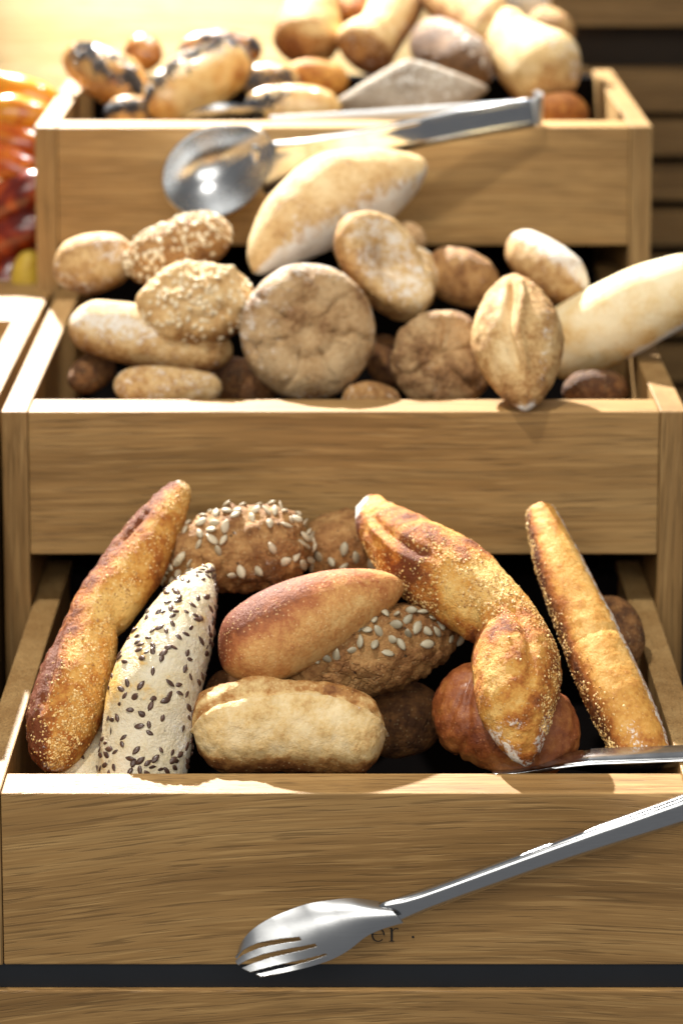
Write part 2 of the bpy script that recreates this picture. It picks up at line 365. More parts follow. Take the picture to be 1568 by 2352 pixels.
def loaf(name, label, cat, pts, base, m, group=None, flat=.85, n=84, k=56, caps=(1.1, 1.1), pw=(.5, .5), lump=.05, seed=1, bake=None, flour=None, disp=None, belly=0., flip=False):
    """a loaf swept along a bent spine; pts = (vx, vy, distance or offset from the heap, half width)"""
    P = []; H = []
    for vx, vy, y, hw in pts:
        p = PY(vx, vy, y if y > 1 else base(vy) + y); P.append(p); H.append(hw * unit(p))
    def ev(u):
        u = max(0, min(len(P) - 1.0001, u)); i = int(u); f = u - i
        g = lambda A, q: A[max(0, min(len(A) - 1, q))]
        pa = g(P, i - 1) if i > 0 else P[0] * 2 - P[1]; pd = g(P, i + 2) if i + 2 < len(P) else P[-1] * 2 - P[-2]
        return crom(pa, P[i], P[i + 1], pd, f), crom(g(H, i - 1), H[i], H[i + 1], g(H, i + 2), f)
    M = 240; S = [ev((len(P) - 1) * q / M) for q in range(M + 1)]; L = [0.]
    for q in range(M): L.append(L[-1] + (S[q + 1][0] - S[q][0]).length)
    tot = L[-1]; axis = []; rings = []; ts = []; hm = max(H)
    q = 0
    for i in range(n):
        s = i / (n - 1); s = s - .085 * math.sin(2 * math.pi * s) ; l = s * tot * .9999      # closer rings near the ends
        while L[q + 1] < l: q += 1
        f = (l - L[q]) / max(1e-9, L[q + 1] - L[q]); p = S[q][0].lerp(S[q + 1][0], f); r = S[q][1] * (1 - f) + S[q + 1][1] * f
        q0, q1 = max(0, q - 6), min(M, q + 7); T = (S[q1][0] - S[q0][0]).normalized()
        for e, dist in ((0, l), (1, tot - l)):
            c = caps[e] * (H[0] if e == 0 else H[-1])
            if dist < c: r *= max(.02, (1 - (1 - dist / c) ** 2)) ** pw[e]
        V = (cam.location - p).normalized(); N = (V - T * V.dot(T)).normalized(); B = T.cross(N)
        axis.append(p); ts.append(s); row = []
        for j in range(k):
            a = 2 * math.pi * j / k; ca, sa = math.cos(a), math.sin(a)
            row.append(p + B * (sa * r) + N * (ca * r * flat * (1 if ca > 0 else 1 - belly)))
        rings.append(row)
    fs_ = -1 if flip else 1
    ang = lambda j: fs_ * ((2 * math.pi * j / k + math.pi) % (2 * math.pi) - math.pi)
    c = sum(axis, Vector()) / n
    bake = bake or (lambda t, a, n1, n2: .4)
    return finish(name, rings, dict(size=hm, axis=axis, t=ts, a=ang, sign=1), m, label, cat, group, lump, seed, bake, flour, disp, c)

def bun(name, label, cat, vx, vy, y, rx, ry, rot, m, group=None, base=None, thick=.6, n=46, k=72, power=2.3, tilt=(0, 0), lump=.05, seed=1, bake=None, flour=None, disp=None, square=2.0):
    """a round or oval roll: squashed ball whose face looks at the camera, tipped by tilt (sideways, up)"""
    c = PY(vx, vy, y if y > 1 else base(vy) + y); u = unit(c); A, B_ = rx * u, ry * u; C = max(A, B_) * thick
    N = (cam.location - c).normalized(); X = Vector((1, 0, 0)); X = (X - N * X.dot(N)).normalized(); U = N.cross(X)
    N2 = (N + X * tilt[0] + U * tilt[1]).normalized(); X2 = (X - N2 * X.dot(N2)).normalized(); U2 = N2.cross(X2)
    cr, sr = math.cos(rot), math.sin(rot); E1 = X2 * cr + U2 * sr; E2 = U2 * cr - X2 * sr
    rings = []; ts = []
    for i in range(n):
        th = .012 + (math.pi - .024) * i / (n - 1); ct, st = math.cos(th), math.sin(th)
        row = []
        w = (abs(st) ** power + abs(ct) ** power) ** (-1 / power)
        for j in range(k):
            a = 2 * math.pi * j / k; ca, sa = math.cos(a), math.sin(a)
            q = (abs(ca) ** square + abs(sa) ** square) ** (-1 / square)
            row.append(c + (E1 * (A * ca) + E2 * (B_ * sa)) * (st * w * q) + N2 * (C * ct * w))
        rings.append(row); ts.append(i / (n - 1))
    ang = lambda j: (2 * math.pi * j / k + math.pi) % (2 * math.pi) - math.pi
    bake = bake or (lambda t, a, n1, n2: .4)
    return finish(name, rings, dict(size=max(A, B_), axis=[c] * n, t=ts, a=ang, sign=1), m, label, cat, group, lump, seed, bake, flour, disp, c)

def spot_on(L, i, j, f, g):
    k = L.k; a, b, c, d = L.r[i][j], L.r[i][(j + 1) % k], L.r[i + 1][(j + 1) % k], L.r[i + 1][j]
    p = a.lerp(b, g).lerp(d.lerp(c, g), f); n = (d - a).cross(b - a)
    ctr = L.axis[i]
    if n.dot(p - ctr) < 0: n = -n
    if n.length < 1e-12: return None
    return p, n.normalized(), (d - a).normalized()

def seed_mesh(name, ln, wd, th, m, point=.6):
    vs, fs = [(-ln / 2, 0, 0)], []; R_, K = 5, 8
    for i in range(1, R_):
        s = i / R_; r = math.sin(math.pi * s) ** .75 * (1 - point * .45 * s)
        for j in range(K):
            a = 2 * math.pi * j / K; vs.append((ln * (s - .5), wd / 2 * r * math.cos(a), th / 2 * r * math.sin(a)))
    vs.append((ln / 2, 0, 0)); e = len(vs) - 1
    for j in range(K):
        fs.append((0, 1 + (j + 1) % K, 1 + j)); fs.append((e, 1 + (R_ - 2) * K + j, 1 + (R_ - 2) * K + (j + 1) % K))
        for i in range(R_ - 2):
            fs.append((1 + i * K + j, 1 + i * K + (j + 1) % K, 1 + (i + 1) * K + (j + 1) % K, 1 + (i + 1) * K + j))
    me = bpy.data.meshes.new(name); me.from_pydata(vs, [], fs); me.materials.append(m); me.polygons.foreach_set('use_smooth', [True] * len(fs)); return me
S_FLAX = seed_mesh('flax_seed', .0062, .0035, .0016, M_FLAX)
S_SUN = seed_mesh('sunflower_seed', .0100, .0062, .0032, M_SUN)
S_SUN2 = seed_mesh('sunflower_seed', .0100, .0064, .0032, M_SUN2)
S_SES = seed_mesh('sesame_seed', .0052, .0036, .0016, M_SES)

def seeds(L, mesh, name, count, where, rnd, gap=.004, sink=.25, lean=.25, size=(.85, 1.15), along=None):
    """single seeds as parts of the loaf, pressed into the crust, never two on one spot"""
    done = []; inv = L.c; tries = 0
    while len(done) < count and tries < count * 60:
        tries += 1
        i = rnd.randrange(1, L.n - 2); j = rnd.randrange(L.k); t, a = L.t[i], L.a(j)
        if rnd.random() > where(t, a): continue
        s = spot_on(L, i, j, rnd.random(), rnd.random())
        if not s: continue
        p, n, d = s
        if any((p - q).length < gap for q in done): continue
        done.append(p)
        n = (n + Vector((rnd.gauss(0, lean), rnd.gauss(0, lean), rnd.gauss(0, lean)))).normalized()
        an = rnd.uniform(0, 6.28) if along is None else rnd.gauss(along, .5)
        d = (d - n * d.dot(n)).normalized(); b = n.cross(d); x = d * math.cos(an) + b * math.sin(an); y = n.cross(x)
        sc = rnd.uniform(*size); h = mesh['th'] if 'th' in mesh else .0015
        o = bpy.data.objects.new(name, mesh); col.objects.link(o); o.parent = L.o
        M = Matrix((x, y, n)).transposed().to_4x4(); M.translation = p - L.c + n * h * (.5 - sink)
        o.matrix_local = M @ Matrix.Diagonal((sc, sc * rnd.uniform(.88, 1.1), sc * rnd.uniform(.8, 1.1), 1))
for me_, th_ in ((S_FLAX, .0015), (S_SUN, .0034), (S_SUN2, .0034), (S_SES, .0016)): me_['th'] = th_

def grit(L, count, where, rnd, name='corn_grit', size=(.0007, .0021), m=None, squash=.55):
    """coarse meal stuck to the crust: thousands of little chips in one mesh, as nobody could count them"""
    vs, fs, tone = [], [], []; tries = 0; made = 0
    while made < count and tries < count * 40:
        tries += 1
        i = rnd.randrange(1, L.n - 2); j = rnd.randrange(L.k); t, a = L.t[i], L.a(j)
        if rnd.random() > where(t, a): continue
        s = spot_on(L, i, j, rnd.random(), rnd.random())
        if not s: continue
        p, n, d = s; made += 1
        if nz(p, 90, 3) + rnd.uniform(-.35, .35) < -.12: continue
        r = rnd.uniform(size[0], size[1]) * rnd.uniform(.5, 1) * .62; b = n.cross(d); o = len(vs); tn = rnd.random()
        ph = rnd.uniform(0, 6.28)
        for q in range(4):
            aa = ph + q * 1.5708 + rnd.uniform(-.4, .4); rr = r * rnd.uniform(.65, 1.3); vs.append(p - L.c + d * (rr * math.cos(aa)) + b * (rr * math.sin(aa)) + n * r * rnd.uniform(0, .3))
        vs.append(p - L.c + n * r * squash * rnd.uniform(.8, 1.6) + d * r * rnd.uniform(-.3, .3)); vs.append(p - L.c - n * r * .5)
        for q in range(4):
            fs.append((o + q, o + (q + 1) % 4, o + 4)); fs.append((o + (q + 1) % 4, o + q, o + 5))
        tone += [tn] * 6
    me = bpy.data.meshes.new(name); me.from_pydata(vs, [], fs)
    at = me.attributes.new('tone', 'FLOAT', 'POINT'); at.data.foreach_set('value', tone)
    o = link(name, me, m or M_GRIT, L.o); o['kind'] = 'stuff'; return o

pile1 = lambda vy: 1.297 + (1770 - vy) / 665 * .165
pile2 = lambda vy: 1.575 + (905 - vy) / 545 * .20
pile3 = lambda vy: 1.91 + (265 - vy) / 265 * .15
rnd = random.Random(11)
def gauss(x, c, s): return math.exp(-((x - c) / s) ** 2)

# ---- front crate
G1 = 'breads heaped in the low front crate'
def b(t, a, n1, n2):   # dark on the outer (left) side and at the ends, pale where it was pinched
    return .37 + .46 * sm(-.1, -1.0, a) + .25 * n2 + .15 * n1 - .30 * gauss(t, .50, .08) + .16 * sm(.86, 1, t) + .12 * sm(.12, 0, t)
def dsp(t, a, n2, n3):
    tear = gauss(a, -.95 + .25 * math.sin(9 * t), .12) * (sm(.60, .68, t) * sm(.90, .82, t) + .6 * sm(.12, .2, t) * sm(.38, .3, t))
    return -.22 * gauss(t - .035 * a, .50, .035) * sm(-.9, .9, a) - .18 * tear + .10 * gauss(a, -.72 + .25 * math.sin(9 * t), .14) * sm(.6, .7, t) * sm(.9, .82, t) + .05 * n3 * sm(-.4, -1, a)
L = loaf('baguette_roll', 'twisted golden baguette roll leaning at the far left of the front crate', 'baguette',
     [(425, 1112, .008, 26), (372, 1195, 0, 55), (305, 1300, -.004, 72), (240, 1400, -.006, 70), (205, 1472, -.006, 70), (175, 1560, -.006, 84), (142, 1665, -.004, 82), (118, 1770, .0, 50)],
     pile1, GOLD, G1, flip=True, n=120, k=64, caps=(1.3, .9), lump=.06, seed=3, bake=b, flour=lambda t, a, n1, n2: .75 * sm(.06, .0, t) + .25 * sm(.9, 1, t) + .1, disp=dsp, flat=.9)
grit(L, 2600, lambda t, a: max(.012, gauss(a, .25, .6)) * (.35 + .65 * sm(.25, .5, t)) * (1 - .4 * sm(.8, 1, t)), rnd)
def b(t, a, n1, n2): return .30 + .22 * n2 + .20 * sm(-.2, -1.2, a) + .25 * n1 * sm(.3, .1, t)
L = loaf('flax_seed_roll', 'pale pointed roll speckled with brown flax seeds beside the left baguette', 'bread roll',
     [(488, 1298, -.012, 12), (458, 1345, -.018, 44), (425, 1410, -.024, 72), (387, 1500, -.026, 98), (354, 1600, -.022, 107), (337, 1690, -.012, 103), (326, 1800, .0, 98), (320, 1880, .008, 70)],
     pile1, FLAXD, G1, flip=True, n=96, k=64, caps=(1.0, 1.1), lump=.055, seed=8, bake=b, flour=lambda t, a, n1, n2: .16 + .3 * sm(.3, .9, a) + .2 * n1, flat=.8)
CL = [(rnd.random(), rnd.uniform(-1.6, 1.6)) for _ in range(34)]
seeds(L, S_FLAX, 'flax_seed', 260, lambda t, a: (.22 + .78 * max(gauss(t, c[0], .035) * gauss(a, c[1], .22) for c in CL)) if abs(a) < 1.9 and t > .03 else 0, rnd, gap=.0030, sink=.42, lean=.2, along=None, size=(.75, 1.25))
def b(t, a, n1, n2): return .50 + .25 * n2 + .15 * n1 + .20 * sm(.2, 1.3, a)
def dsp(t, a, n2, n3): return .10 * n3 + .05 * n2
L = loaf('seeded_roll', 'brown wholegrain roll topped with sunflower seeds behind the flax roll', 'bread roll',
     [(385, 1345, .02, 62), (450, 1285, .018, 84), (540, 1262, .018, 96), (640, 1262, .02, 92), (715, 1260, .024, 66)],
     pile1, GRAIN, G1, n=80, k=60, caps=(1, 1), lump=.075, seed=5, bake=b, flour=lambda t, a, n1, n2: .18 + .2 * n1, disp=dsp, flat=.95)
seeds(L, S_SUN, 'sunflower_seed', 64, lambda t, a: (1 if -1.6 < a < -.85 else .35 if a < -.3 and a > -.85 and .2 < t < .45 else .03 if abs(a) < .7 else 0) * (1 if t > .12 else .6), rnd, gap=.0066, sink=.2, lean=.3)
seeds(L, S_SUN, 'sunflower_seed', 16, lambda t, a: 1 if abs(a) < 1.2 and (t > .93 or t < .14) else 0, rnd, gap=.0066, sink=.2, lean=.3)
def b(t, a, n1, n2): return .52 + .25 * n2 + .2 * n1
L = loaf('seeded_roll', 'brown roll with sunflower seeds half hidden behind the twisted roll and the rosy roll', 'bread roll',
     [(705, 1300, .045, 60), (770, 1262, .042, 80), (850, 1250, .045, 78), (920, 1250, .05, 55)],
     pile1, GRAIN, G1, n=60, k=48, lump=.075, seed=6, bake=b, disp=dsp, flat=.9, flour=lambda t, a, n1, n2: .1)
seeds(L, S_SUN2, 'sunflower_seed', 26, lambda t, a: gauss(a, .35, .45), rnd, gap=.007, sink=.2, lean=.3)
def b(t, a, n1, n2): return .30 + .55 * sm(.25, -1.0, a) * sm(1.05, .3, t) + .22 * sm(.30, .02, t) + .16 * n2 + .1 * n1 - .12 * sm(.7, 1.3, a) + .1 * sm(.8, .95, t)
L = loaf('pointed_roll', 'smooth rosy gold roll lying slanted in the middle of the front crate', 'bread roll',
     [(512, 1535, -.022, 68), (575, 1490, -.028, 94), (660, 1442, -.032, 100), (750, 1400, -.033, 88), (830, 1370, -.03, 64), (890, 1353, -.027, 42), (928, 1344, -.024, 16)],
     pile1, PINK, G1, n=96, k=64, caps=(1.15, 1.0), lump=.025, seed=14, bake=b, flat=.9)
grit(L, 420, lambda t, a: .5 if abs(a) < 1.6 else 0, rnd, 'crumb_specks', (.0004, .0011))
def b(t, a, n1, n2): return .56 + .22 * n2 + .15 * n1  # own dark crust, darkened further for the shade under the rosy roll
L = loaf('seeded_roll', 'dark pointed roll with grey sunflower seeds tucked under the rosy roll', 'bread roll',
     [(655, 1585, .0, 55), (730, 1545, -.004, 76), (820, 1510, -.006, 92), (910, 1480, -.004, 92), (990, 1472, .002, 66), (1052, 1478, .008, 28)],
     pile1, GRAIN, G1, n=80, k=56, caps=(1, 1.2), lump=.06, seed=21, bake=b, disp=dsp, flat=.85)
seeds(L, S_SUN2, 'sunflower_seed', 46, lambda t, a: (1 if -.95 < a < -.12 else .06 if a < .2 and a > -1.2 else 0) * sm(.1, .2, t) * (1 if t < .85 else .2), rnd, gap=.0066, sink=.2, lean=.35)
def b(t, a, n1, n2):   # sides pale, top lip tan, browner along the bottom
    return .26 + .62 * sm(.40, 1.1, a) + .22 * n2 + .16 * n1 + .25 * gauss(a, -.86 + .16 * math.sin(6 * t + 1) + .05 * math.sin(17 * t), .10) + .34 * sm(-.85, -1.15, a) - .06 * gauss(a, -.1, .4)
def dsp(t, a, n2, n3):
    f_ = -.80 + .16 * math.sin(6 * t + 1) + .05 * math.sin(17 * t)
    return -.13 * gauss(a, f_, .10) * (.5 + .5 * math.sin(9 * t + 2) ** 2 + n2) + (.20 * gauss(t, .34, .13) + .06 * gauss(t, .72, .10)) * gauss(a, f_ - .36, .22) + .05 * gauss(a, f_ + .22, .12) * (1 + 2 * n2) + .03 * n3
L = loaf('ciabatta_roll', 'pale oblong roll with a folded rough top edge lying against the front board', 'bread roll',
     [(446, 1688, -.016, 84), (520, 1672, -.018, 98), (640, 1668, -.02, 100), (760, 1676, -.02, 98), (845, 1690, -.017, 86), (880, 1695, -.015, 74)],
     pile1, PALE, G1, n=96, k=72, caps=(.6, .65), lump=.045, seed=31, bake=b, flour=lambda t, a, n1, n2: .08 + .34 * gauss(a, -.62 + .16 * math.sin(6 * t + 1), .14) * (.6 + n2) + .12 * sm(.9, 1, t) + .15 * sm(.08, 0, t), disp=dsp, flat=.8)
def b(t, a, n1, n2):
    return .47 + .35 * n2 + .45 * n1 + .16 * sm(0, -1.2, a) * sm(.6, .4, t) - .18 * gauss(t, .50, .06) - .14 * sm(.58, .68, t) * gauss(a, -.5, .5)
def dsp(t, a, n2, n3):
    cut = gauss(a, .05 + .9 * (t - .25), .10) * sm(.10, .18, t) * sm(.42, .34, t) + gauss(a, .35, .09) * sm(.60, .66, t) * sm(.86, .80, t)
    lip = gauss(a, -.18 + .9 * (t - .25), .12) * sm(.10, .18, t) * sm(.42, .34, t)
    return -.12 * cut + .10 * lip + .03 * n3 - .26 * gauss(t + .045 * a, .545, .028) * sm(.7, -1.2, a)
L = loaf('twisted_roll', 'big pinched golden roll with corn grit lying on the chestnut bun', 'bread roll',
     [(843, 1150, .012, 30), (880, 1210, -.002, 62), (945, 1270, -.014, 88), (1030, 1325, -.024, 98), (1110, 1385, -.032, 88), (1166, 1446, -.036, 82), (1184, 1530, -.040, 102), (1186, 1620, -.040, 90), (1197, 1700, -.034, 58), (1208, 1757, -.028, 20)],
     pile1, GOLD, G1, flip=True, n=130, k=68, caps=(1.2, 1.3), lump=.05, seed=40, bake=b, disp=dsp, flat=.88,
     flour=lambda t, a, n1, n2: .95 * sm(.13, .02, t) * sm(.9, -.6, a) + .60 * sm(.82, .96, t) * (.6 + 1.2 * n2) + .08 + .22 * gauss(a, -.9, .3) * sm(.65, .75, t))
grit(L, 3600, lambda t, a: (gauss(a, .30, .6) * gauss(t, .52, .13) + .55 * gauss(a, -1.0, .35) * sm(.12, .2, t) * sm(.5, .4, t) + .55 * gauss(a, 1.15, .3) * sm(.5, .6, t) * sm(.95, .9, t) + .006), rnd)
def b(t, a, n1, n2): return .40 + .25 * n2 + .2 * n1 - .20 * sm(.4, 1.2, a) + .12 * sm(-.4, -1.2, a)
def dsp(t, a, n2, n3): return -.07 * gauss(t - .03 * math.sin(3 * a), .30, .018) * sm(-1.5, -.4, a) - .05 * gauss(t + .03 * a, .22, .014) * sm(-.9, -.2, a) * sm(.8, .3, a) - .04 * gauss(t - .04 * a, .72, .016) + .04 * n3
L = loaf('chestnut_bun', 'shiny chestnut brown bun half covered by the twisted roll', 'bread bun', [(1000, 1605, .0, 78), (1058, 1622, -.004, 102), (1150, 1655, -.006, 112), (1250, 1690, -.002, 104), (1325, 1725, .004, 70)], pile1, RED, G1, n=96, k=64, caps=(.9, 1), lump=.022, seed=44, bake=b, disp=dsp, flat=.75)
def b(t, a, n1, n2): return .30 + .55 * sm(-.15, -1.0, a) + .40 * sm(1.15, 1.5, a) + .16 * n2 + .12 * sm(.25, .0, t) + .18 * sm(.78, 1, t) * (.4 + n1)
def dsp(t, a, n2, n3): return -.05 * (gauss(t, .535, .012) + .6 * gauss(t, .50, .01)) * sm(-1.2, -.2, a) + .02 * n3
L = loaf('baguette_stick', 'long slim golden baguette stick leaning at the right side of the front crate', 'baguette',
     [(1232, 1160, .006, 34), (1262, 1240, .002, 48), (1300, 1340, 0, 60), (1345, 1440, 0, 68), (1388, 1540, 0, 74), (1430, 1630, .0, 74), (1475, 1730, .002, 66), (1500, 1790, .004, 50)],
     pile1, STICK, G1, flip=True, n=110, k=56, caps=(1.0, 1.0), lump=.028, seed=52, bake=b, disp=dsp, flat=.95,
     flour=lambda t, a, n1, n2: .62 * gauss(a, 1.28, .3) + .45 * sm(.72, .85, t) * gauss(a, -.1, .5) + .5 * sm(.05, 0, t))
grit(L, 1500, lambda t, a: gauss(a, -1.05, .35) * (1 - .5 * sm(.85, 1, t)) + .4 * gauss(a, -.5, .4) * gauss(t, .72, .10), rnd)
def b(t, a, n1, n2): return .8 + .25 * n2  # very dark crust colour, with the shade of the gaps painted in
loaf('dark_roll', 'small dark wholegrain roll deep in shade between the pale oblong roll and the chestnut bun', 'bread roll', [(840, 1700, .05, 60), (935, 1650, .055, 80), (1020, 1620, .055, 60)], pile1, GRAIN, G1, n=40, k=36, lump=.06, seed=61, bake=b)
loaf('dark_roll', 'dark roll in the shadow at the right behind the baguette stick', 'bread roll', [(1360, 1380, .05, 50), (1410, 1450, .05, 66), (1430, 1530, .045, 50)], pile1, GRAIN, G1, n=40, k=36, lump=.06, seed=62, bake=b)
L = loaf('flax_seed_roll', 'sliver of a pale flax roll low between left baguette and big flax roll', 'bread roll', [(215, 1560, .03, 40), (205, 1660, .022, 62), (195, 1760, .016, 62), (190, 1850, .014, 40)], pile1, FLAXD, G1, n=50, k=40, lump=.05, seed=63, bake=lambda t, a, n1, n2: .4 + .2 * n2)
seeds(L, S_FLAX, 'flax_seed', 40, lambda t, a: 1 if abs(a) < 1.4 else 0, rnd, gap=.005)
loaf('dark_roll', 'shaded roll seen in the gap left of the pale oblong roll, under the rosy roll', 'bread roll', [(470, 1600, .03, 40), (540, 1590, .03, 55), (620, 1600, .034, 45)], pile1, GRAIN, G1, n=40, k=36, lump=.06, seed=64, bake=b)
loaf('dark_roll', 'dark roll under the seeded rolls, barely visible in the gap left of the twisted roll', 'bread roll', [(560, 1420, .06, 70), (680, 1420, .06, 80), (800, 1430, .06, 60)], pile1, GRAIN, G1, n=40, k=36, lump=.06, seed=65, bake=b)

# ---- middle crate
G2 = 'breads heaped in the middle crate'
def b(t, a, n1, n2): return .36 + .4 * sm(.2, 1.4, a) + .2 * n2 + .1 * n1 + .25 * gauss(a, -.75, .3)
loaf('oval_roll', 'smooth tan roll at the back left corner of the middle crate', 'bread roll', [(130, 640, .01, 52), (180, 615, .005, 68), (240, 600, .005, 68), (315, 592, .01, 48)], pile2, FLOURY, G2, n=60, k=44, lump=.03, seed=70, bake=b, flour=lambda t, a, n1, n2: .35 + .3 * n1)
def b(t, a, n1, n2): return .42 + .25 * sm(.2, 1.2, a) + .25 * n2
L = loaf('oat_roll', 'oval brown roll covered in oat and sesame flakes, slanting below the spoon tongs', 'bread roll', [(290, 620, -.005, 52), (360, 592, -.01, 66), (440, 560, -.01, 68), (525, 528, -.004, 46)], pile2, GRAIN, G2, n=70, k=48, lump=.05, seed=71, bake=b)
seeds(L, S_SES, 'sesame_seed', 120, lambda t, a: 1 if -1.6 < a < .2 else .25 if a < .8 and a > 0 else 0, rnd, gap=.0034, sink=.1, lean=.4, size=(.8, 1.5))
def b(t, a, n1, n2): return .36 + .34 * sm(.20, .5, t) * sm(-2.6, -1.2, a) * sm(-.2, -1, a) + .2 * n2
def dsp(t, a, n2, n3): return .05 * math.cos(6 * a + 1) * sm(.05, .25, t) * sm(.5, .35, t) + .05 * n3 - .07 * gauss(t, .20, .05)
L = bun('oat_roll', 'round knobbly roll with sesame and oat flakes lying on the long pale roll at left', 'bread roll', 450, 698, -.03, 134, 98, R(4), FLOURY, G2, pile2, thick=.50, seed=72, bake=b, disp=dsp, lump=.06, tilt=(0, .35), flour=lambda t, a, n1, n2: .35 * sm(.4, .1, t))
seeds(L, S_SES, 'sesame_seed', 120, lambda t, a: (.2 + .8 * max(0, math.sin(5 * a) * math.sin(20 * t + a))) if t < .42 else 0, rnd, gap=.0036, sink=.15, lean=.3, size=(.75, 1.3))
def b(t, a, n1, n2): return .26 + .42 * sm(-.1, 1.3, a) + .22 * n2 + .12 * n1 + .2 * sm(.6, .9, t)
L = loaf('long_roll', 'long pale floury roll lying low at the left of the middle crate', 'bread roll', [(165, 735, -.005, 52), (240, 755, -.008, 66), (330, 772, -.006, 70), (430, 795, 0, 66), (535, 812, .006, 44)], pile2, FLOURY, G2, n=80, k=48, lump=.04, seed=73, bake=b, flour=lambda t, a, n1, n2: .34 * gauss(a, -.2, .5) * sm(.7, .4, t) + .30)
loaf('oval_roll', 'flat floury roll on the crate floor under the long pale roll', 'bread roll', [(262, 885, .0, 36), (330, 885, .0, 44), (420, 890, .004, 44), (510, 893, .012, 34)], pile2, FLOURY, G2, n=50, k=40, lump=.05, seed=74, bake=lambda t, a, n1, n2: .42 + .2 * n2, flour=lambda t, a, n1, n2: .4)
def b(t, a, n1, n2): return .30 + .34 * sm(.0, 1.3, a) + .20 * n2 + .14 * n1
L = loaf('pointed_loaf', 'large pale pointed loaf standing slanted in the middle just below the tongs', 'bread loaf', [(583, 625, .0, 22), (622, 570, -.006, 60), (690, 505, -.010, 92), (770, 455, -.010, 104), (855, 425, -.006, 90), (925, 398, 0, 58), (975, 372, .006, 20)], pile2, FLOURY, G2, n=90, k=56, caps=(1.2, 1.0), lump=.045, seed=75, bake=b, flour=lambda t, a, n1, n2: .46 * sm(-.2, .7, a) + .30 + .2 * n1, flat=.85)
def star(a, k, ph): 
    x = ((a + ph) * k / (2 * math.pi)) % 1.0; return min(x, 1 - x)
def b(t, a, n1, n2): return .36 + .30 * gauss(t, .34, .06) * (.5 + n2) + .25 * n2 + .28 * gauss(t, .06, .06) + .10 * n1 + .2 * sm(.36, .5, t)
def dsp(t, a, n2, n3):
    k7 = gauss(star(a + .25 * n3, 7, .3), 0, .055) * sm(.06, .12, t) * sm(.36, .28, t)
    return -.065 * k7 - .09 * gauss(t, 0, .05) - .06 * gauss(t + .01 * n2, .125, .022) + .014 * n3 + .04 * gauss(t, .22, .06)
bun('round_flat_roll', 'round flat floury roll with a creased face standing upright in the middle of the crate', 'bread roll', 707, 762, -.024, 155, 154, R(10), RYE, G2, pile2, thick=.40, n=60, k=120, power=2.7, seed=76, bake=lambda *q: b(*q) - .06, disp=dsp, lump=.03, tilt=(.0, .05), flour=lambda t, a, n1, n2: .24 + .3 * n1 + .15 * sm(.2, .4, t))
def b(t, a, n1, n2): return .32 + .45 * sm(.1, 1.2, a) + .2 * n2 + .1 * n1
def dsp(t, a, n2, n3): return -.14 * gauss(t, .50, .06) * sm(-.2, -1.0, a) + .04 * n3
def b(t, a, n1, n2): return .34 + .34 * sm(.22, .5, t) * sm(.6, -.6, math.sin(a + .6)) + .2 * n2 + .1 * n1
def dsp(t, a, n2, n3): return -.62 * gauss(t, 0, .15) + .06 * gauss(t, .30, .08) - .10 * gauss(a, 1.2, .25) * sm(.05, .15, t) * sm(.5, .4, t) + .03 * n3
L = bun('bagel', 'plump pale bagel tipped over beside the large pointed loaf', 'bagel', 880, 612, -.026, 142, 92, R(-47), FLOURY, G2, pile2, thick=.52, n=60, k=90, power=2.2, seed=77, bake=b, disp=dsp, lump=.05, tilt=(.35, .35), flour=lambda t, a, n1, n2: .45 * sm(.5, .15, t) + .10)
grit(L, 260, lambda t, a: .8 if t > .3 else .15, rnd, 'crumb_specks', (.0012, .0028))
L = loaf('oval_roll', 'pale roll peeking out behind the right side of the bagel', 'bread roll', [(895, 590, .012, 40), (950, 625, .010, 58), (985, 680, .010, 44)], pile2, FLOURY, G2, n=44, k=36, lump=.04, seed=78, bake=lambda t, a, n1, n2: .36 + .2 * n2, flour=lambda t, a, n1, n2: .45)
loaf('oval_roll', 'small shaded roll behind the lower flank of the large pointed loaf', 'bread roll', [(895, 530, .03, 34), (935, 550, .03, 40), (965, 580, .03, 30)], pile2, RYE, G2, n=40, k=32, lump=.04, seed=79, bake=lambda t, a, n1, n2: .42 + .2 * n2)
L = loaf('wholegrain_roll', 'dark wrinkled wholegrain roll in the shade behind the bagel', 'bread roll', [(985, 600, .012, 44), (1040, 628, .008, 62), (1100, 650, .008, 60), (1150, 665, .012, 40)], pile2, GRAIN, G2, n=60, k=44, lump=.11, seed=80, bake=lambda t, a, n1, n2: .45 + .3 * n2, flour=lambda t, a, n1, n2: .2 + .3 * n1)
L = loaf('oval_roll', 'tan oval roll leaning at the back right of the middle crate', 'bread roll', [(1172, 552, .012, 36), (1215, 585, .006, 56), (1275, 630, .004, 64), (1345, 672, .008, 48)], pile2, FLOURY, G2, n=60, k=44, lump=.04, seed=81, bake=lambda t, a, n1, n2: .40 + .35 * sm(.2, 1.3, a) + .25 * sm(.2, 0, t) + .2 * n2, flour=lambda t, a, n1, n2: .45 * sm(.1, -.6, a) + .25)
def b(t, a, n1, n2): return .46 + .3 * n2 + .15 * n1
def dsp(t, a, n2, n3): return -.07 * gauss(star(a + .3 * n2, 6, 1.0), 0, .10) * sm(.04, .14, t) * sm(.52, .40, t) - .09 * gauss(t, 0, .07) + .03 * n3 + .02 * n2
bun('wholegrain_roll', 'brown rosette roll with deep star creases standing left of the split oval roll', 'bread roll', 1012, 824, -.012, 114, 114, R(20), RYE, G2, pile2, thick=.45, n=56, k=100, power=2.5, seed=82, bake=b, disp=dsp, lump=.08, flour=lambda t, a, n1, n2: .20 + .3 * n1)
def b(t, a, n1, n2): return .34 + .26 * n2 + .10 * n1 - .34 * gauss(a, -.28, .22) * sm(.12, .25, t) * sm(.85, .7, t) + .22 * gauss(a, .12, .10) * sm(.12, .25, t) * sm(.6, .4, t) + .14 * sm(.8, 1, t)
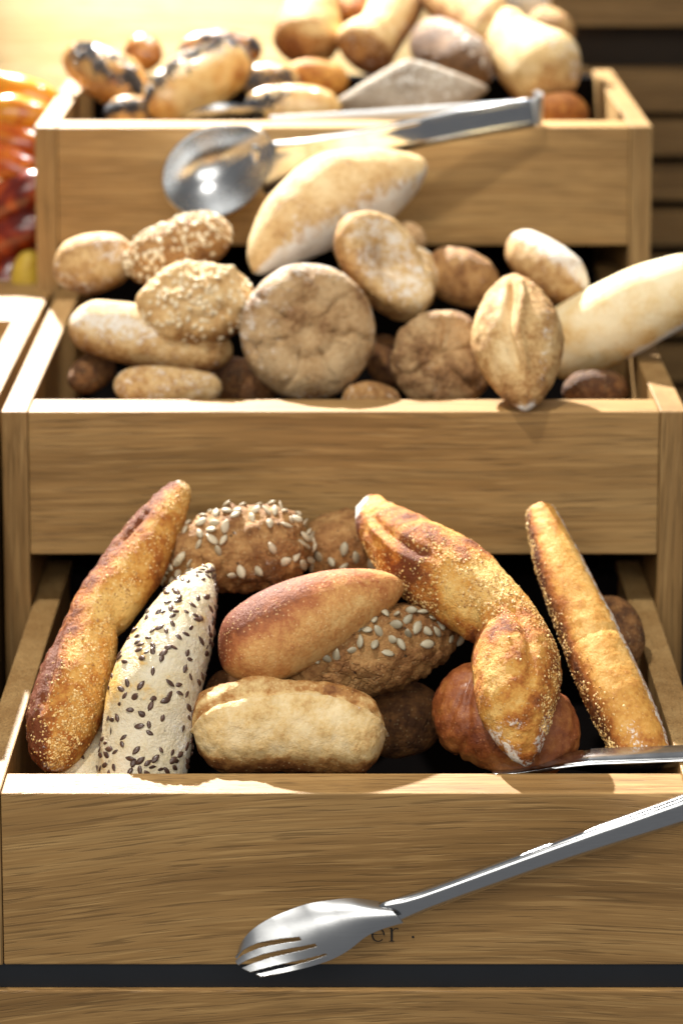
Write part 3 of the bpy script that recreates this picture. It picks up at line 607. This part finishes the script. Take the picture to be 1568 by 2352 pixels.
def dsp(t, a, n2, n3):
    m_ = sm(.08, .2, t) * sm(.86, .74, t)
    return (-.17 * gauss(a, -.10 + .08 * math.sin(8 * t), .13) + .13 * gauss(a, .14 + .08 * math.sin(8 * t), .10) + .05 * gauss(a, -.62, .10)) * m_ + .02 * n3
L = loaf('split_roll', 'almond shaped golden split roll with its tip hanging over the crate rim', 'bread roll', [(1178, 632, 1.594, 22), (1180, 690, 1.575, 74), (1187, 775, 1.550, 106), (1198, 860, 1.524, 80), (1204, 912, 1.510, 46), (1206, 942, 1.503, 24)], pile2, FLOURY, G2, flip=True, n=100, k=80, caps=(1.1, 1.1), lump=.035, seed=83, bake=lambda *q: b(*q) + .10, disp=dsp, flat=.78, flour=lambda t, a, n1, n2: .30 * gauss(a, .75, .3) + .10 + .6 * sm(.94, 1, t))
def b(t, a, n1, n2): return .24 + .38 * sm(.35, 1.2, a) + .3 * n2 + .3 * n1 + .2 * sm(.6, .95, t) * sm(-.2, .6, a)
loaf('white_baguette', 'white floury baguette sticking out over the right rim of the middle crate', 'baguette', [(1235, 800, 1.66, 60), (1300, 790, 1.655, 84), (1400, 740, 1.645, 92), (1500, 690, 1.635, 88), (1580, 655, 1.63, 76), (1640, 630, 1.63, 48)], pile2, WHITE, G2, n=80, k=52, caps=(.9, 1.1), lump=.03, seed=84, bake=b, flour=lambda t, a, n1, n2: .75 * sm(.85, 1.3, a) * sm(.30, .5, t) + .16 + .25 * n1)
loaf('oval_roll', 'low roll peeking over the rim right of the round flat roll', 'bread roll', [(785, 918, 1.58, 28), (850, 910, 1.58, 34), (920, 922, 1.58, 24)], pile2, GRAIN, G2, n=36, k=32, lump=.05, seed=85, bake=lambda t, a, n1, n2: .4 + .2 * n2, flour=lambda t, a, n1, n2: .35)
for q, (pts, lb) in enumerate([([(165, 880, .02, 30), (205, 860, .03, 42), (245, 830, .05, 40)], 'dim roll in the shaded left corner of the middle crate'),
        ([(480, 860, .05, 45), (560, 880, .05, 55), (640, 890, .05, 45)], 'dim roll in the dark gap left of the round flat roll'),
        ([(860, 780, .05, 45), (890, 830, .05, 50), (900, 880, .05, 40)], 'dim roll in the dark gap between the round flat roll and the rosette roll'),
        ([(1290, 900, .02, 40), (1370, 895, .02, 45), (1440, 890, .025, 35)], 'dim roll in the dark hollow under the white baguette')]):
    loaf('dark_roll', lb, 'bread roll', pts, pile2, GRAIN, G2, n=36, k=32, lump=.06, seed=90 + q, bake=lambda t, a, n1, n2: .8 + .2 * n2)  # crust darkened in colour to deepen the shade between the rolls

# ---- rear crate
G3 = 'breads heaped in the high rear crate'
def pop(t, a, n1, n2): return .36 + .28 * n2 + .28 * sm(.3, 1.3, a) + .1 * n1
def poppy(L, count, where): grit(L, count * 3, where, rnd, 'poppy_seeds', (.0022, .0034), M_POP, .7)
L = loaf('poppy_seed_roll', 'glossy poppy seed roll at the left corner of the rear crate', 'bread roll', [(165, 118, .02, 34), (205, 150, .012, 54), (270, 185, .008, 62), (330, 220, .012, 40)], pile3, POPPY, G3, n=60, k=44, lump=.05, seed=100, bake=pop)
poppy(L, 700, lambda t, a: gauss(a, -.55, .45) * sm(.12, .3, t))
L = loaf('glazed_roll', 'small amber glazed roll standing up behind the left poppy seed roll', 'bread roll', [(285, 122, .05, 34), (325, 122, .05, 44), (372, 135, .05, 36)], pile3, POPPY, G3, n=44, k=36, lump=.05, seed=101, bake=lambda t, a, n1, n2: .62 + .2 * n2)
L = loaf('poppy_seed_roll', 'large glossy yellow poppy seed roll slanting up just behind the front board', 'bread roll', [(335, 255, -.008, 40), (390, 222, -.012, 66), (455, 185, -.012, 74), (525, 150, -.006, 62), (568, 132, 0, 40)], pile3, POPPY, G3, n=70, k=48, lump=.05, seed=102, bake=lambda t, a, n1, n2: .22 + .3 * n2 + .35 * gauss(t, .75, .1) * gauss(a, .5, .5))
poppy(L, 900, lambda t, a: gauss(a, -1.05, .30) + .5 * sm(.85, 1, t))
L = loaf('glazed_roll', 'brown glazed roll with sparkling seeds at the back, left of the tall pale loaf', 'bread roll', [(410, 125, .05, 30), (480, 112, .05, 42), (550, 112, .05, 40), (600, 122, .05, 30)], pile3, POPPY, G3, n=50, k=36, lump=.06, seed=103, bake=lambda t, a, n1, n2: .6 + .25 * n2)
poppy(L, 250, lambda t, a: gauss(a, -.8, .4))
L = loaf('poppy_seed_roll', 'low poppy seed roll at the foot of the left heap behind the front board', 'bread roll', [(245, 262, .0, 30), (295, 258, -.004, 40), (345, 262, .0, 34)], pile3, POPPY, G3, n=40, k=36, lump=.05, seed=104, bake=pop)
poppy(L, 300, lambda t, a: gauss(a, -.5, .4))
L = loaf('poppy_seed_roll', 'pale poppy seed roll lying in the middle just behind the front board', 'bread roll', [(560, 255, -.004, 34), (630, 242, -.008, 46), (710, 244, -.008, 48), (785, 258, -.002, 34)], pile3, POPPY, G3, n=56, k=40, lump=.05, seed=105, bake=lambda t, a, n1, n2: .22 + .25 * n2)
poppy(L, 260, lambda t, a: gauss(a, -.6, .4) * sm(.5, .2, t))
L = loaf('poppy_seed_roll', 'pale roll dusted with poppy seeds between the yellow roll and the tall pale loaf', 'bread roll', [(560, 200, .02, 36), (620, 188, .02, 46), (690, 192, .025, 38)], pile3, POPPY, G3, n=40, k=36, lump=.05, seed=106, bake=pop)
poppy(L, 200, lambda t, a: gauss(a, -.3, .5))
loaf('glazed_roll', 'brown flat roll behind the grey square roll, below the tall pale loaves', 'bread roll', [(650, 185, .035, 36), (720, 178, .035, 44), (800, 190, .035, 36)], pile3, STICK, G3, n=40, k=36, lump=.05, seed=107, bake=lambda t, a, n1, n2: .5 + .2 * n2)
loaf('tall_loaf', 'pale loaf standing on end at the back, left of its pinched neighbour', 'bread loaf', [(722, -40, .04, 50), (715, 20, .035, 66), (706, 75, .03, 78), (698, 125, .03, 78)], pile3, PALE, G3, n=60, k=44, caps=(1, .8), lump=.035, seed=110, bake=lambda t, a, n1, n2: .42 + .25 * sm(.1, 1.2, a) + .2 * n2 + .25 * sm(.82, 1, t), flour=lambda t, a, n1, n2: .2)
loaf('pinched_loaf', 'pale pinched loaf standing on end at the middle of the rear heap', 'bread loaf', [(935, -40, .04, 60), (905, 20, .03, 62), (875, 72, .025, 58), (838, 112, .02, 72), (818, 138, .02, 58)], pile3, PALE, G3, n=70, k=44, caps=(1, .8), lump=.035, seed=111, bake=lambda t, a, n1, n2: .36 + .36 * sm(-.1, -1.2, a) + .2 * n2 + .3 * sm(.85, 1, t), flour=lambda t, a, n1, n2: .35)
loaf('floury_brown_loaf', 'dark floury brown loaf lying behind the grey square roll', 'bread loaf', [(965, 70, .01, 48), (1005, 105, .004, 66), (1060, 145, .0, 72), (1120, 185, .004, 56)], pile3, RYE, G3, n=60, k=44, caps=(1, .9), lump=.05, seed=112, bake=lambda t, a, n1, n2: .78 + .2 * n2, flour=lambda t, a, n1, n2: .42 * sm(.25, -.8, a) + .08)
loaf('pinched_loaf', 'long pale pinched loaf slanting down at the right end of the rear crate', 'bread loaf', [(985, -60, .02, 60), (1045, -5, -.002, 72), (1115, 58, -.012, 76), (1178, 108, -.018, 74), (1248, 158, -.020, 96), (1315, 200, -.016, 74)], pile3, PALE, G3, n=90, k=52, caps=(1, .9), lump=.035, seed=113, bake=lambda t, a, n1, n2: .44 + .32 * sm(.2, 1.3, a) + .2 * n2 + .2 * sm(.9, 1, t) - .14 * sm(.60, .68, t), flour=lambda t, a, n1, n2: .25 * sm(.2, -.8, a) + .15 * sm(.6, .75, t) + .05,
     disp=lambda t, a, n2, n3: -.12 * gauss(t - .05 * a, .60, .03) * sm(.9, -.4, a))
bun('square_flat_roll', 'grey floury flat square roll propped up behind the tongs', 'bread roll', 945, 222, -.012, 178, 88, R(6), STONE, G3, pile3, thick=.16, power=3.2, seed=114, bake=lambda t, a, n1, n2: .34 + .3 * n2, flour=lambda t, a, n1, n2: .26 + .3 * n1, lump=.03, square=1.15, k=96, tilt=(0, .35))
loaf('oval_roll', 'tan roll at the back right behind the long pinched loaf', 'bread roll', [(1215, 40, .06, 40), (1265, 65, .06, 46), (1310, 95, .06, 36)], pile3, FLOURY, G3, n=40, k=36, lump=.05, seed=115, bake=lambda t, a, n1, n2: .45 + .2 * n2)
loaf('floury_loaf', 'white floury loaf end at the top edge behind the long pinched loaf', 'bread loaf', [(1160, -40, .07, 50), (1205, 0, .07, 55), (1255, 20, .07, 36)], pile3, WHITE, G3, n=40, k=36, lump=.05, seed=116, bake=lambda t, a, n1, n2: .2, flour=lambda t, a, n1, n2: .7)
loaf('dark_roll', 'brown roll in the shade under the right end of the long pinched loaf', 'bread roll', [(1215, 262, .0, 34), (1285, 255, .0, 44), (1350, 262, .006, 34)], pile3, STICK, G3, n=40, k=36, lump=.05, seed=117, bake=lambda t, a, n1, n2: .68 + .2 * n2)
loaf('dark_roll', 'brown roll at the top edge between the two upright pale loaves', 'bread roll', [(790, -30, .06, 40), (815, 20, .06, 46), (830, 60, .06, 36)], pile3, STICK, G3, n=40, k=36, lump=.05, seed=118, bake=lambda t, a, n1, n2: .6 + .2 * n2)

# ------------------------------------------------------------------ tongs
def grid_sheet(name, rows, m, parent, base, thick=.0011, skip=None, bevel=True):
    """a sheet of metal from a grid of points; thickness and softened edges by modifiers"""
    n, k = len(rows), len(rows[0]); vs = [p - base for r in rows for p in r]; fs = []
    for i in range(n - 1):
        for j in range(k - 1):
            if skip and skip(i, j): continue
            fs.append((i * k + j, i * k + j + 1, (i + 1) * k + j + 1, (i + 1) * k + j))
    me = bpy.data.meshes.new(name); me.from_pydata(vs, [], fs)
    bm = bmesh.new(); bm.from_mesh(me); bmesh.ops.delete(bm, geom=[v for v in bm.verts if not v.link_faces], context='VERTS')
    bmesh.ops.recalc_face_normals(bm, faces=bm.faces[:]); bm.to_mesh(me); bm.free()
    o = link(name, me, m, parent, True)
    s = o.modifiers.new('thickness', 'SOLIDIFY'); s.thickness = thick; s.offset = 0
    if bevel:
        bv = o.modifiers.new('edge', 'BEVEL'); bv.width = thick * .35; bv.segments = 2; bv.limit_method = 'ANGLE'; bv.angle_limit = R(50)
    return o
def poly(pts, s):
    L = [0]
    for a, b in zip(pts, pts[1:]): L.append(L[-1] + math.hypot(b[0] - a[0], b[1] - a[1]))
    d = s * L[-1]; i = 0
    while i < len(pts) - 2 and L[i + 1] < d: i += 1
    f = (d - L[i]) / (L[i + 1] - L[i]); f = max(0, min(1, f))
    g = lambda q: Vector(pts[max(0, min(len(pts) - 1, q))]) if 0 <= q < len(pts) else (Vector(pts[0]) * 2 - Vector(pts[1]) if q < 0 else Vector(pts[-1]) * 2 - Vector(pts[-2]))
    return crom(g(i - 1), g(i), g(i + 1), g(i + 2), f)

# serving tongs hung over the front board: forked arm in front, flat arm behind the board
T1 = PY(1568, 1800, 1.25); t1 = empty('serving_tongs', T1); tag(t1, 'steel serving tongs with a forked end hanging over the front board of the low crate', 'tongs')
UP = [(547, 2190), (556, 2165), (580, 2135), (625, 2107), (700, 2078), (760, 2068), (805, 2064), (850, 2069), (885, 2075)]
LO = [(597, 2243), (640, 2236), (700, 2222), (760, 2202), (800, 2180), (838, 2150), (870, 2134), (900, 2124), (925, 2117)]
rows = []; NS, NW = 150, 140
SLOT = [(.18, .32, .47, .54, .38), (.49, .62, .66, .72, .44), (.80, .90, .87, .91, .47)]
for i in range(NS + 1):
    s = i / NS; a, c = poly(UP, s), poly(LO, s); row = []
    for j in range(NW + 1):
        wv = j / NW
        y = 1.216 - .005 * s - .016 * wv * (1 - .45 * s) + .005 * (2 * wv - 1) ** 2 * sm(.1, .5, s)
        tip = 0
        q = a.lerp(c, wv)
        q.x -= 24 * math.sin(math.pi * min(1, wv * 1.05)) * max(0, 1 - s / .35)
        row.append(PY(q.x, q.y, y))
    rows.append(row)
def inslot(i, j):   # slots run from the tip towards the neck
    s, wv = (i + .5) / NS, (j + .5) / NW
    return any(s < e and a0 + (b0 - a0) * s / e < wv < a1 + (b1 - a1) * s / e for a0, a1, b0, b1, e in SLOT)
grid_sheet('fork_head', rows, STEEL, t1, T1, .0013, inslot)
# channel handle: half round section, open at the back
def handle(name, centre, half, prof, parent, base, n=60, thick=.0010):
    rows = []
    for i in range(n + 1):
        s = i / n; c = poly([(p[0], p[1]) for p in centre], s); u = s * (len(centre) - 1); q = min(len(centre) - 2, int(u)); f = u - q
        Y = centre[q][2] * (1 - f) + centre[q + 1][2] * f; h = half[q] * (1 - f) + half[q + 1] * f
        e = .004; d = (poly([(p[0], p[1]) for p in centre], min(1, s + e)) - poly([(p[0], p[1]) for p in centre], max(0, s - e))).normalized(); nn = Vector((d.y, -d.x))
        if nn.y > 0: nn = -nn
        row = []
        for (wv, dep) in prof(s):
            q2 = c + nn * (h * wv); row.append(PY(q2.x, q2.y, Y + dep))
        rows.append(row)
    return grid_sheet(name, rows, POLISHED, parent, base, thick, bevel=False)
def half_round(s):
    r = .0075 * (.35 + .65 * sm(0, .12, s)); P = []
    for j in range(17):
        a = -1.5 + 3.0 * j / 16; P.append((math.sin(a) / math.sin(1.5708), (1 - math.cos(a)) * r))
    return P
handle('front_arm', [(878, 2100, 1.2095), (960, 2072, 1.209), (1100, 2021, 1.209), (1300, 1949, 1.21), (1568, 1858, 1.214), (1760, 1790, 1.228)], [26, 24, 25, 28, 32, 33], half_round, t1, T1)
# rear arm, seen nearly edge on, just behind and above the rim
def flatbar(s): return [(1, .012), (.86, .004), (.5, .0012), (0, 0), (-.5, 0), (-.86, .002), (-1, .007)]
def rows_arm():
    rows = []
    N = 60
    for i in range(N + 1):
        s = i / N; vx = 1130 + (1790 - 1130) * s; top = 1774 - 36 * sm(0, .36, s) - 25 * max(0, s - .3); row = []
        wd = .007 + .016 * sm(.0, .35, s)
        p = PY(vx, top, 1.296 - .02 * s)
        hgt = .0012 + .0115 * sm(.1, .45, s)
        for (dy, dz) in ((.010 * sm(.2, .4, s), -hgt * .9), (.008, -.001), (.006, 0), (-.002, 0), (-.0040, -.0007), (-.0045, -.002), (.001, -hgt)):
            row.append(p + Vector((0, dy * wd / .016, dz)))
        rows.append(row)
    return rows
grid_sheet('rear_arm', rows_arm(), POLISHED, t1, T1, .0010)
# the bend that joins both arms, outside the picture
rows = []
for i in range(21):
    a = math.pi * i / 20; c0 = PY(1775, 1785, 1.230); c1 = PY(1790, 1722, 1.276); c = c0.lerp(c1, i / 20) + Vector((.022 * math.sin(a), 0, 0))
    rows.append([c + Vector((0, 0, .008 * (1 - j / 2))) for j in range(5)])
grid_sheet('spring_bend', rows, STEEL, t1, T1, .0012)

# spoon tongs on the rear crate's board
T2 = PY(1228, 255, 1.83); t2 = empty('serving_tongs', T2); tag(t2, 'steel spoon tongs straddling the front board of the high rear crate', 'tongs')
def spoon(cx, cy, ra, rb, rot, Y, dep, parent, base, name, lip=0.):
    rows = []; cr, sr = math.cos(rot), math.sin(rot)
    for i in range(25):
        rr = i / 24; row = []
        for j in range(61):
            a = 2 * math.pi * j / 60; x, y = ra * rr * math.cos(a), rb * rr * math.sin(a)
            x *= 1 + .18 * sm(.5, 1, math.cos(a)) * rr ** 2
            row.append(PY(cx + x * cr - y * sr, cy + x * sr + y * cr, Y + dep * (1 - rr ** 2.2) - lip * y / rb))
        rows.append(row)
    return grid_sheet(name, rows, SPOON, parent, base, .0012)
spoon(494, 394, 124, 101, R(-28), 1.790, .026, t2, T2, 'spoon_bowl', .012)
def channel(s):
    f = .0045 * (.4 + .6 * sm(0, .3, s)); return [(1.0, f), (1.0, f * .5), (.97, .0012), (.80, 0), (.72, .0004), (.4, .0002), (0, 0), (-.5, 0), (-.86, 0), (-.95, .0012), (-1.0, .003), (-1.0, f * .6)]
handle('front_arm', [(590, 392, 1.799), (650, 374, 1.797), (760, 349, 1.798), (900, 318, 1.802), (1060, 285, 1.812), (1224, 258, 1.823)], [58, 42, 35, 32, 33, 33], channel, t2, T2)
def rear(s): return [(1.0, 0), (.4, 0), (0, 0), (-.4, 0), (-1.0, 0)]
rows = []
for i in range(41):
    s = i / 40; p = PY(620 + (1224 - 620) * s, 268 - 40 * s ** 1.1, 1.885 - .036 * s)
    rows.append([p + Vector((0, dy, dz)) for dy, dz in ((.0012, -.012), (.0012, -.002), (.0006, 0), (-.0006, 0), (-.0012, -.002), (-.0012, -.012))])
grid_sheet('rear_arm', rows, STEEL, t2, T2, .001)
spoon(505, 285, 92, 46, R(-8), 1.905, -.014, t2, T2, 'spoon_bowl', -.02)
pa, pb = PY(1224, 256, 1.823), PY(1224, 240, 1.850); rows = []
for i in range(17):
    a = math.pi * i / 16; c = pa.lerp(pb, .5 - .5 * math.cos(a)) + Vector((.0075 * math.sin(a) ** .6, 0, 0))
    h = 33 * unit(pa); rows.append([c + Vector((0, 0, h * .95 * (1 - j / 3))) for j in range(7)])
grid_sheet('spring_bend', rows, STEEL, t2, T2, .0012)

# ------------------------------------------------------------------ neighbouring crate and pastries on the left
Z2 = -.4936
nb = Vector((-.45, 1.65, Z2 - .1 + CAMZ)); nc = empty('bread_crate', nb); tag(nc, 'neighbouring oak crate at the left edge of the picture', 'crate', 'stepped oak bread crates')
board('side_panel', -.2615, -.2425, 1.45, 1.7405, LOW, Z2, OAK_Z, nc, base=nb)
board('back_board', -.70, -.2425, 1.7408, 1.788, LOW, Z2 - .0003, OAK_X, nc, base=nb)
board('floor_board', -.70, -.2618, 1.45, 1.7404, Z2 - .08, Z2 - .07, OAK_X, nc, base=nb)
board('shelf_board', -.70, -.2425, 1.7885, 2.15, Z2 - .014, Z2 - .002, OAK_X, nc, base=nb)
G4 = 'glossy pastries in the neighbouring crate'
past = [  # upper pastries get a paler glaze colour for the light on them
 ([(-90, 190, 2.00, 34), (0, 204, 1.99, 40), (80, 222, 1.98, 38), (150, 250, 1.98, 26)], GLAZE, .06, 'bright glazed pastry topmost on the heap at the left edge'),
 ([(-60, 285, 1.97, 40), (10, 262, 1.96, 44), (80, 268, 1.96, 40), (140, 292, 1.96, 26)], GLAZE, .12, 'shiny yellow orange pastry second from the top of the left heap'),
 ([(-80, 300, 1.95, 36), (0, 322, 1.945, 42), (60, 332, 1.94, 40), (130, 346, 1.94, 26)], GLAZE, .34, 'orange glazed pastry in the middle of the left heap'),
 ([(-70, 345, 1.93, 36), (0, 372, 1.925, 42), (60, 394, 1.92, 38), (120, 420, 1.92, 24)], GLAZE, .40, 'amber glazed pastry slanting down to the right in the left heap'),
 ([(-50, 520, 1.91, 44), (10, 470, 1.905, 52), (70, 436, 1.90, 44), (125, 410, 1.90, 26)], GLAZE, .68, 'dark red glazed pastry with one round highlight, left edge'),
 ([(-60, 590, 1.90, 50), (0, 558, 1.895, 56), (60, 528, 1.89, 48), (120, 505, 1.89, 28)], GLAZE, .66, 'dark red orange glazed pastry low in the left heap'),
 ([(-60, 690, 1.89, 50), (10, 655, 1.885, 56), (60, 615, 1.895, 50), (120, 580, 1.90, 28)], GLAZE, .68, 'brown glazed pastry at the foot of the left heap behind the yellow one'),
 ([(75, 575, 1.87, 20), (62, 620, 1.868, 32), (62, 680, 1.866, 34), (72, 722, 1.866, 24)], YELLOW, .4, 'dull yellow pastry standing beside the post of the rear crate'),
]
for q, (pts, m_, bk, lb) in enumerate(past):
    loaf('glazed_pastry', lb, 'pastry', pts, pile3, m_, G4, n=40, k=36, lump=.05, seed=130 + q, bake=lambda t, a, n1, n2, bk=bk: bk + .25 * n2)

# ------------------------------------------------------------------ background: pale back panel and slatted dark wall
pn = board('back_panel', -1.2, .25, 2.60, 2.62, -.75, .02, OAK_PANEL); pn['kind'] = 'structure'
sb = Vector((.75, 2.32, CAMZ - .5)); sl = empty('slatted_partition', sb); tag(sl, 'dark oak partition of horizontal boards with gaps at the right of the crates', 'partition')
u_ = unit(PY(1540, 500, 2.3)) ; 
edges = [(-160, -60), (-48, 60), (158, 258), (277, 358), (381, 460), (484, 564), (590, 668), (692, 770), (796, 876), (900, 980), (1004, 1090)]
for a_, b_ in edges:
    z1 = PY(1540, a_, 2.3).z - CAMZ; z0 = PY(1540, b_, 2.3).z - CAMZ
    board('slat', .215, 1.3, 2.30, 2.318, z0, z1, OAK_DARK, sl, base=sb)
board('backing_board', .215, 1.3, 2.345, 2.36, -.80, -.1, BROWN, sl, base=sb)
